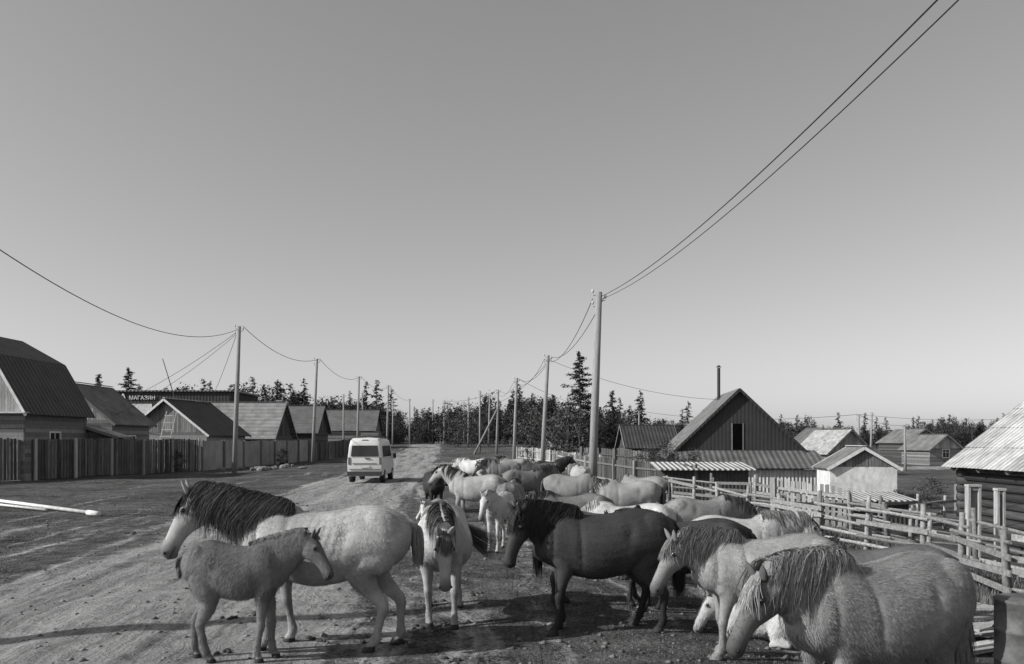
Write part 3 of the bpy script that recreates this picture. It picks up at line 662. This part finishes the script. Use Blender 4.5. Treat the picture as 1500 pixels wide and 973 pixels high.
house('lean_to_shed',-25.0,47.3,12,3.0,2.2,2.4,.5,m_wood_dk,m_wood_md,m_roof_lt)
house('wooden_barn',-25.2,62,-8,6.4,6,2.7,2.45,m_wood_md,m_wood_md,m_roof_dk,trim=m_white)
house('long_barn',-25.0,72,90,6.5,8.6,2.5,3.0,m_wood_dk,m_wood_dk,m_roof_gx)
house('log_house',-25.5,90,90,6,8,3.,2.8,m_wood_dk,m_wood_dk,m_roof_mx,wins=(('left',0,1.7,.8,.9),),chim=(1,1,6.4,.3))
house('long_shed',-26.5,118,90,6,13,2.8,2.8,m_wood_md,m_wood_md,m_roof_mx)
e=empty('village_shop',(-32.6,78,0)); mb=MB(); mb.box(0,0,3.3,12.5,7,6.6); obj('walls',mb,M('shop_siding',.04,ribs=('X',.3,.01)),e)
mb=MB(); mb.box(0,0,6.66,13,7.4,.12); obj('roof',mb,m_roof_mx,e)
mb=MB(); mb.box(-2.0,-3.54,5.0,1.9,.06,.9); obj('signboard',mb,m_white,e)
def text(s,loc,size,par,mat):
    c=bpy.data.curves.new('sign_text','FONT'); c.body=s; c.size=size; c.extrude=.02; c.materials.append(mat); o=bpy.data.objects.new('sign_text',c); COL.objects.link(o); o.location=loc; o.rotation_euler=(math.pi/2,0,0); o.parent=par
m_sign=M('sign_letters_white',.75,var=.05,bmp=0)
text('МАГАЗИН',(-3.2,-3.57,5.85),.5,e,m_sign); text('ДА',(-4.9,-3.57,5.7),1.0,e,m_sign)
mb=MB(); mb.tube([(0,0,0),(-1.6,0,5.2)],[.05,.03],6); obj('boom_mast',mb,m_wood_dk,loc=(-25.6,62,3.2))
mb=MB()
for q in (-.35,.35): mb.beam((q,0,0),(q+.5,0,2.2),.07,.05)
for i in range(4): mb.beam((-.35+.12*i,0,.4+.5*i),(.35+.12*i,0,.4+.5*i),.06,.05)
obj('wooden_ladder',mb,m_white,loc=(-24.6,56.4,1.9))
def rhouse():
    x,y=15.2,56.; e=empty('metal_clad_house',(x,y,-1.22),math.radians(-6)); a=4.15;b=4.2;hw=2.55;rise=4.0
    mb=MB(); mb.box(0,0,hw/2,2*a,2*b,hw); obj('walls',mb,m_wood_md,e)
    mb=MB(); 
    for yy in (-b-.02,b-.06): mb.slab([(-a-.1,yy,hw),(a+.1,yy,hw),(0,yy,hw+rise)],.05)
    obj('gable',mb,m_metal_dk,e)
    mb=MB()
    for sg in (-1,1):
        P=[(sg*(a+.55),-b-.35,hw-.5),(sg*(a+.55),b+.35,hw-.5),(0,b+.35,hw+rise+.05),(0,-b-.35,hw+rise+.05)]; mb.slab(P if sg>0 else P[::-1],.06)
    obj('roof',mb,m_roof_md,e)
    mb=MB()
    for sg in (-1,1): mb.beam((sg*(a+.55),-b-.38,hw-.52),(0,-b-.38,hw+rise),.03,.16)
    mb.beam((-a,-b-.06,hw+.03),(a,-b-.06,hw+.03),.1,.12)
    obj('fascia',mb,m_metal_dk,e)
    mb=MB(); mb.box(-.1,-b-.09,hw+.95,.62,.04,1.7); obj('loft_opening_shade',mb,M('opening_dark',.004,bmp=0,spec=0),e)  # flat black panel painted in for the shade inside the gable opening
    mb=MB(); mb.box(-.45,-b-.1,hw+.95,.06,.06,1.75); mb.box(.25,-b-.1,hw+.95,.06,.06,1.75); obj('loft_door_frame',mb,m_wood_md,e)
    mb=MB(); mb.slab([(-a-.2,-b-2.6,hw-1.05),(a+1.2,-b-2.6,hw-1.05),(a+.6,-b-.03,hw+.02),(-a,-b-.03,hw+.02)],.06); obj('porch_roof',mb,m_roof_mx,e)
    mb=MB(); mb.box(.3,-b-2.2,(hw-1.1)/2,2*a+.3,.08,hw-1.1); obj('porch_wall',mb,m_roof_lx,e)
    mb=MB(); mb.tube([(-.5,1.0,hw+rise-.6),(-.5,1.0,hw+rise+1.9)],.11,10); mb.tube([(-.5,1,hw+rise+1.95),(-.5,1,hw+rise+2.1)],[.2,.03],10); obj('chimney_pipe',mb,m_metal_dk,e)
rhouse()
def leanto(name,x,y,rz,W,D,h0,h1,mw,mr):
    z=G(x,y); e=empty(name,(x,y,z-.05),math.radians(rz)); mb=MB(); mb.add([(-W/2,-D/2,0),(W/2,-D/2,0),(W/2,D/2,0),(-W/2,D/2,0),(-W/2,-D/2,h0),(W/2,-D/2,h0),(W/2,D/2,h1),(-W/2,D/2,h1)],[(3,2,1,0),(4,5,6,7),(0,1,5,4),(1,2,6,5),(2,3,7,6),(3,0,4,7)])
    obj('walls',mb,mw,e); mb=MB(); mb.slab([(-W/2-.25,-D/2-.3,h0+.01),(W/2+.25,-D/2-.3,h0+.01),(W/2+.25,D/2+.2,h1+.06),(-W/2-.25,D/2+.2,h1+.06)],.05); obj('roof',mb,mr,e)
m_wallb=M('shed_boards',.06,var=.4,scale=2,ribs=('X',.16,.01))
leanto('corrugated_shed',8.3,35,-3,3.6,2.2,1.4,1.58,m_wallb,m_roof_lx)
leanto('low_shed',13.4,31,-2,3.2,1.8,.95,1.08,m_wallb,m_roof_lx)
house('garden_shed',19.2,44.5,-6,3.5,2.6,1.85,1.05,m_white,m_wood_md,m_roof_md,trim=m_white,boards=False,oh=.2)
house('small_cottage',30.6,76,14,4.6,5,2.3,2.0,m_wood_md,m_wood_lt,m_roof_lt,wins=(('front',0,1.5,.8,.9),))
house('cottage',50.5,96,10,4.2,5,2.0,1.6,m_wood_md,m_wood_lt,m_roof_md,wins=(('front',0,1.4,.8,.9),))
house('cottage',38,100,0,5,5,2.4,2.0,m_wood_dk,m_wood_md,m_roof_mx)
house('cottage',58,116,10,6,6,2.2,1.8,m_wood_dk,m_wood_md,m_roof_md)
house('dark_roof_house',14.2,84,90,7,5,2.6,2.2,m_wood_dk,m_wood_dk,m_roof_dk)
house('far_cottage',8.2,110,30,5,6,2.4,1.8,m_wood_md,m_wood_lt,m_roof_dk)
def logbarn():
    x,y=17.6,19.4; e=empty('log_barn',(x,y,-1.22)); a=3.4;b=5.5;hw=2.75;rise=2.7;oh=.45; mb=MB(); n=11
    for i in range(n):
        zc=(i+.5)*hw/n; r=hw/n*.53
        for sg in (-1,1):
            mb.tube([(sg*a,-b-.25,zc),(sg*a,0,zc+R.uniform(-.01,.01)),(sg*a,b+.25,zc)],[r,r*.96,r*1.02],10)
            if i<n-1: mb.tube([(-a-.25,sg*b,zc+r),(a+.25,sg*b,zc+r)],r,10)
    obj('log_walls',mb,m_log,e,True)
    mb=MB()
    for s2 in (-1,1): mb.slab([(-a,s2*b,hw),(a,s2*b,hw),(0,s2*b,hw+rise)],.05)
    obj('gable',mb,m_wood_dk,e)
    mb=MB(); sl=rise/a
    rows=5;cols=11
    for sg in (-1,1):
        for r_ in range(rows):
            u0=r_/rows;u1=(r_+1)/rows+.03
            for c in range(cols):
                y0=-b-oh+(2*b+2*oh)*c/cols;y1=-b-oh+(2*b+2*oh)*(c+1)/cols-.01; d=.02*R.random()+.03
                f=lambda u:(sg*(a+oh)*u,hw+rise+.06-(rise+oh*sl)*u)
                p0=f(u0);p1=f(u1); l=.03+d
                P=[(p1[0],y0,p1[1]+l),(p1[0],y1,p1[1]+l),(p0[0],y1,p0[1]+d),(p0[0],y0,p0[1]+d)]; mb.slab(P if sg>0 else P[::-1],.012)
    obj('slate_roof',mb,M('slate_sheets',.42,var=.4,scale=2.2,island=.15,ribs=('Y',.2,.03),bmp=.4),e)
    mb=MB(); 
    for q in np.linspace(-b,b,9): mb.beam((0,q,hw+rise-.05),(-(a+oh),q,hw-oh*sl-.05),.08,.1)
    obj('rafters',mb,m_wood_md,e)
    fr=MB(); gl=MB()
    for q in (.2,):
        X=-a-.17
        gl.box(X+.02,q,1.55,.03,.8,.7)
        for dq in (-.45,.45): fr.box(X-.01,q+dq,1.55,.06,.1,.92)
        for dz in (-.41,.41): fr.box(X-.02,q,1.55+dz,.06,1.1,.1)
        fr.box(X-.015,q,1.55,.04,.05,.7)
    obj('window_frame',fr,m_wood_lt,e); obj('window_glass',gl,m_glass,e)
logbarn()
# ---------------------------------------------------------------- fences
def plankfence(name,pts,h,mat,bw=.13,gap=.02,post=2.4,mpost=None,jit=.05,rail=True):
    e=empty(name,(0,0,0)); mb=MB(); mp=MB()
    for p,q in zip(pts[:-1],pts[1:]):
        p=Vector(p);q=Vector(q);L=(q-p).length;d=(q-p)/L;ang=math.atan2(d.y,d.x); s=0
        while s<L:
            c=p+d*(s+bw/2); g=G(c.x,c.y); hh=h+R.uniform(-jit,jit)
            if R.random()>.015: mb.box(c.x,c.y,g+hh/2+.03,bw,.025,hh,ang+R.uniform(-.03,.03),.008)
            s+=bw+gap*R.uniform(.5,1.8)
        k=max(1,int(L/post)); nrm=Vector((d.y,-d.x))
        for i in range(k+1):
            c=p+d*L*i/k+nrm*.09; g=G(c.x,c.y); mp.box(c.x,c.y,g+h/2,.15,.11,h+.14,ang,.01)
        if rail:
            for f in (.25,.8):
                a=p+nrm*.045;b=q+nrm*.045; mp.beam((a.x,a.y,G(a.x,a.y)+h*f),(b.x,b.y,G(b.x,b.y)+h*f),.05,.09)
    obj('boards',mb,mat,e); obj('posts_and_rails',mp,mpost or mat,e); return e
plankfence('plank_fence',[(-29,31),(-25.3,38.5),(-23.2,46),(-20.9,53)],2.08,m_wood_fe,bw=.17,gap=.03,mpost=m_wood_lt,rail=False)
plankfence('sheet_fence',[(-20.8,53.3),(-20.2,64),(-19.7,77)],2.0,m_sheet,bw=1.1,gap=.0,jit=.02,mpost=m_wood_md,rail=False,post=3)
plankfence('wooden_fence',[(-19.6,77.5),(-19.6,92),(-20.6,112)],1.8,m_wood_fe,bw=.3,gap=.05,rail=False,post=3)
plankfence('board_fence',[(4.7,44),(6.0,38.5),(7.9,34)],1.45,m_wood_dk,bw=.14,mpost=m_wood_md)
plankfence('picket_fence',[(8.9,27.2),(11.2,26.4)],1.35,m_wood_lt,bw=.12,gap=.05)
plankfence('roadside_fence',[(3.4,58),(4.1,50),(4.8,44.2)],1.35,m_wood_md,bw=.12,gap=.08,mpost=m_wood_lt)
plankfence('white_fence',[(.6,80),(3.6,74),(8,70)],1.3,m_wood_lt,bw=.14,gap=.05)
plankfence('yard_fence',[(5.2,60),(10,58.6)],1.9,m_wood_md,bw=.16,gap=.03)
plankfence('light_fence',[(10.2,50.2),(19.2,49.6)],1.3,m_wood_lt,bw=.3,gap=.02,rail=False)
plankfence('garden_fence',[(20,36),(26,40),(34,48)],1.2,m_wood_md,bw=.12,gap=.08)
def railfence(name,pts,h,nr,post=1.7,mat=m_rail,pr=.055,messy=.08):
    e=empty(name); mp=MB(); mr=MB(); P=[]
    for p,q in zip(pts[:-1],pts[1:]):
        p=Vector(p);q=Vector(q);k=max(1,round((q-p).length/post)); P+=[p.lerp(q,i/k) for i in range(k)]
    P.append(Vector(pts[-1]))
    for c in P:
        g=G(c.x,c.y); a,b=R.uniform(-.09,.09),R.uniform(-.09,.09); hh=h*R.uniform(.95,1.25)
        mp.tube([(c.x,c.y,g-.2),(c.x+a*.5,c.y+b*.5,g+hh*.5),(c.x+a,c.y+b,g+hh)],[pr*1.15,pr,pr*.9],8)
        if R.random()<.45: mp.tube([(c.x+.12,c.y+.1,g-.1),(c.x+.10+a,c.y+.12+b,g+hh*R.uniform(.7,1.1))],[pr*.8,pr*.7],7)
    for i in range(len(P)-1):
        for r in range(nr):
            f=h*(.22+.68*r/(nr-1)); a=P[i];b=P[i+1]; d=(b-a).normalized()*.22; s=(-1)**i*.06; nrm=Vector((d.y,-d.x)).normalized()*s
            a=a-d+nrm;b=b+d+nrm
            if R.random()<.08: continue
            z0=G(a.x,a.y)+f+R.uniform(-messy,messy);z1=G(b.x,b.y)+f+R.uniform(-messy,messy)
            if R.random()<.5: mr.beam((a.x,a.y,z0),(b.x,b.y,z1),.03,.10)
            else: mr.tube([(a.x,a.y,z0),((a.x+b.x)/2,(a.y+b.y)/2,(z0+z1)/2+R.uniform(-.03,.03)),(b.x,b.y,z1)],[.04,.036,.03],7)
    obj('posts',mp,mat,e,True); obj('rails',mr,mat,e)
railfence('rail_fence',[(5.7,28.3),(7.1,21.2),(8.3,16.1),(7.9,12.7),(8.1,9.5),(8.3,6)],1.1,4)
railfence('corral_fence',[(7.3,21.4),(9.3,22.2),(12.6,21.6)],1.05,3,mat=m_rail)
railfence('paddock_fence',[(9.4,22),(10.2,17.5),(11.2,14),(11.4,9)],1.1,3)
railfence('yard_rail_fence',[(12.7,27),(16,29.5),(22,31)],1.1,3)
railfence('cattle_pen',[(6.0,30.5),(9.0,29.5),(12.5,27.2)],1.15,4,post=1.4)
for (x,y,w,h) in ((11.0,19.0,.30,1.85),(10.9,17.8,.18,1.8)):
    g=G(x,y); e=empty('gate_post',(x,y,g)); mb=MB()
    for q in (-1,1): mb.box(q*(w/2-.025),0,h/2,.05,.16,h,0,.01)
    for z in (.35,h*.55,h-.05): mb.box(0,0,z,w-.1,.12,.07)
    mb.box(0,0,h+.03,w+.02,.18,.05); obj('boards',mb,m_wood_lt,e)
    mb=MB(); mb.box(0,.02,h*.5,w-.11,.05,h-.1); obj('core',mb,m_wood_md,e)
mb=MB()
for i in range(16):
    a=R.uniform(-.5,.5)+.3; cx=5.75+R.uniform(-.3,.4); cy=9.6+R.uniform(-.6,.6); z=G(cx,cy)+.05+.035*i*.6; L=R.uniform(.6,1.0)
    mb.beam((cx-L*math.cos(a),cy-L*math.sin(a),z),(cx+L*math.cos(a),cy+L*math.sin(a),z+R.uniform(-.03,.12)),.13,.028)
obj('plank_pile',mb,m_wood_lt)
x,y=5.02,7.75; e=empty('steel_barrel',(x,y,G(x,y))); mb=MB()
prof=[(0,.28),(.015,.295),(.03,.285),(.28,.285),(.295,.30),(.31,.285),(.57,.285),(.585,.30),(.60,.285),(.855,.285),(.87,.296),(.885,.285)]
mb.tube([(0,0,p[0]) for p in prof],[p[1] for p in prof],32); obj('drum',mb,m_rust,e,True)
mb=MB(); mb.tube([(.15,0,.886),(.15,0,.9)],.03,12); obj('bung',mb,m_metal_dk,e)
mb=MB(); mb.tube([(-17.8,26.7,.10),(-11.2,21.5,.07)],.055,10); mb.tube([(-17.5,25.9,.05),(-13.4,22.9,.05)],.04,8); mb.tube([(-11.6,21.8,.07),(-11.1,21.4,.07)],.075,10); obj('metal_pipes',mb,m_white,smooth=True)
mb=MB(); 
for i in range(26):
    x,y=-17.2+R.gauss(0,1.0),56+R.gauss(0,1.8); mb.ell((x,y,G(x,y)+.08),(R.uniform(.1,.35),R.uniform(.1,.3),R.uniform(.08,.22)),7,5)
obj('dirt_heaps',mb,m_wood_md)
mb=MB()
for z in (.3,.75): wire((10.95,18.5,z-.3),(14.1,20,z+.1),.1,.006,14,mb)
obj('fence_wire',mb,m_wire)
# ---------------------------------------------------------------- trees
def pine(seed,h,nb,per,size,wid=.17,gaps=.2):
    rs=np.random.RandomState(seed); mb=MB(); mb.tube([(0,0,-.2),(rs.normal()*.1,rs.normal()*.1,h*.5),(0,0,h*.98)],[h*.014,h*.009,h*.002],7); C=[]
    t0=rs.uniform(.12,.25)
    for i in range(nb):
        t=t0+(1-t0)*(i/nb)**.95; z=h*t; a=rs.rand()*6.28; r=h*wid*(1-t)**.7*rs.uniform(.35,1.2)+.12
        if rs.rand()<gaps: r*=.5
        up=rs.uniform(-.25,.15)
        mb.tube([(0,0,z),(r*.9*math.cos(a),r*.9*math.sin(a),z+up*r)],[h*.003,h*.001],4)
        m=max(4,int(per*r)); q=rs.rand(m)**.6
        c=np.stack([q*r*math.cos(a),q*r*math.sin(a),z+up*r*q+0*q],-1)+rs.normal(size=(m,3))*np.array([.13,.13,.09])*(.5+r*.35); C.append(c)
    C=np.vstack(C); V,F=tris(C,size*rs.uniform(.6,1.3,len(C)),.55,rs); return join('pine',mb,V,F,m_leaf)
def join(name,mb,V,F,ml):
    n0=len(mb.v); vv=np.vstack([np.array(mb.v),V]); q=[f for f in mb.f]; me=bpy.data.meshes.new(name)
    me.from_pydata(vv.tolist(),[],q+(F+n0).tolist()); me.materials.append(m_bark); me.materials.append(ml)
    mi=np.zeros(len(me.polygons),dtype=np.int32); mi[len(q):]=1; me.polygons.foreach_set('material_index',mi); me.update(); return me
def birch(seed,h,nc,per,size,w=.28,base=.25,ml=None):
    rs=np.random.RandomState(seed); mb=MB(); mb.tube([(0,0,-.2),(rs.normal()*.15,rs.normal()*.15,h*.5),(0,0,h*.85)],[h*.016,h*.010,h*.003],7); C=[]
    for i in range(nc):
        t=rs.uniform(base,1); a=rs.rand()*6.28; rr=h*w*math.sin(math.pi*min(.98,(t-base)/(1.02-base)*.85+.12))*rs.rand()**.5
        c=np.array([rr*math.cos(a),rr*math.sin(a),h*t]); mb.tube([(0,0,h*max(.1,t-.2)),tuple(c)],[h*.005,h*.0015],4)
        k=h*.075*rs.uniform(.6,1.4); C.append(c+rs.normal(size=(per,3))*k*np.array([1,1,.7]))
    C=np.vstack(C); V,F=tris(C,size*rs.uniform(.6,1.3,len(C)),1,rs); return join('birch',mb,V,F,ml or m_leaf2)
def inst(me,name,x,y,s=1,parent=None,rz=None):
    o=bpy.data.objects.new(name,me); COL.objects.link(o); o.location=(x,y,G(x,y)); o.scale=(s*R.uniform(.9,1.1),s*R.uniform(.9,1.1),s); o.rotation_euler=(0,0,R.uniform(0,6.28) if rz is None else rz); 
    if parent: o.parent=parent
    return o
big=[pine(1,13.5,150,60,.18,.29,.3),pine(2,10,110,60,.17,.27,.3)]
inst(big[0],'larch_tree',8.6,102,1.0); inst(big[1],'larch_tree',12.6,100,.9); inst(big[1],'larch_tree',-70,135,1.2); inst(big[0],'larch_tree',-65,135,.97)
inst(big[1],'larch_tree',5.6,108,.8)
va=[pine(10+i,10,55,24,.26,.21+.02*i,.25) for i in range(4)]+[birch(20+i,8,40,24,.25,.32,.08) for i in range(3)]+[birch(40+i,8.5,42,24,.25,.30,.06,m_leaf) for i in range(4)]
mid=empty('tree_cluster')
for (x,y,s) in ((5.5,100,.75),(6.8,98,.85),(8.2,96,.7),(10.2,96,.7),(4.2,108,.8),(2.6,112,.75),(7.4,104,.85),(-8,118,.65),(-9.6,121,.7),(-6.4,124,.8),(11.5,108,.7),(-4.,126,.9),(.5,122,.7),(3.4,118,.75),(13.5,104,.7),(9.5,102,.8)): inst(R.choice(va[4:]),'tree',x,y,s,mid)
fo=empty('distant_forest')
for i in range(1250):
    x=R.uniform(-140,155); rt=float(ss(25,60,x)); lt=float(ss(-15,-30,x)); dm=142+45*rt; y=dm+R.random()**1.3*50
    hv=.86+.16*math.sin(x*.11+1)+.10*math.sin(x*.37)+.06*math.sin(x*.9)
    s=R.uniform(.65,1.0)*hv*(1-.22*rt)*(1+.22*lt)*(1+.1*(y-dm)/60)
    if -15<x<-8 and y<158: continue
    inst(R.choice(va[4:] if R.random()<.78 else va[:4]),'forest_tree',x,y,s,fo)
for i in range(42):
    x=R.uniform(-120,130); rt=float(ss(25,60,x)); lt=float(ss(-15,-30,x)); inst(R.choice(va[:4]),'forest_tree',x,R.uniform(145,165)+40*rt,R.uniform(.9,1.2)*(1-.25*rt)*(1+.12*lt),fo)
bush=birch(60,2.7,80,60,.06,.5,.05,m_leaf2)
inst(bush,'shrub',9.4,48.5,1.0); inst(bush,'shrub',11.0,48.2,.85); inst(bush,'shrub',8.6,49.6,.8)
low=birch(61,1.6,30,40,.07,.5,.05,m_leaf2)
for (x,y) in ((16,33),(20,38),(-21.5,51),(1.2,64),(4,66),(-19,66)): inst(low,'bush',x,y,R.uniform(.6,1.0))
# ---------------------------------------------------------------- light, sky, camera
el=math.radians(31); az=math.radians(18)
d=Vector((math.cos(az)*math.cos(el),math.sin(az)*math.cos(el),-math.sin(el)))
sl=bpy.data.lights.new('sun','SUN'); sl.energy=5.0; sl.angle=math.radians(.5); sl.color=(1,.995,.985)
so=bpy.data.objects.new('sun',sl); COL.objects.link(so); so.rotation_euler=d.to_track_quat('-Z','Y').to_euler(); so.location=(-30,-10,30)
w=bpy.data.worlds.new('World'); sc.world=w; w.use_nodes=True; nt=w.node_tree; bg=nt.nodes['Background']
sk=nt.nodes.new('ShaderNodeTexSky'); sk.sky_type='NISHITA'; sk.sun_disc=False; sk.sun_elevation=el; sk.sun_rotation=math.radians(252); sk.air_density=1.; sk.dust_density=1.2
sp=nt.nodes.new('ShaderNodeSeparateColor'); nt.links.new(sk.outputs[0],sp.inputs[0])
b=mth(nt,'ADD',mth(nt,'MULTIPLY',sp.outputs[0],.8),mth(nt,'ADD',mth(nt,'MULTIPLY',sp.outputs[1],.55),mth(nt,'MULTIPLY',sp.outputs[2],.25)))
b=mth(nt,'POWER',b,.82)
nt.links.new(b,bg.inputs[0]); bg.inputs[1].default_value=.128
cam=bpy.data.cameras.new('camera'); cam.lens=28; cam.sensor_width=36; cam.shift_y=.1057; cam.clip_end=3000; cam.clip_start=.1
co=bpy.data.objects.new('camera',cam); COL.objects.link(co); co.location=(0,0,2.05); co.rotation_euler=(math.pi/2,0,0); sc.camera=co
sc.view_settings.view_transform='Standard'; sc.view_settings.look='None'; sc.view_settings.exposure=0
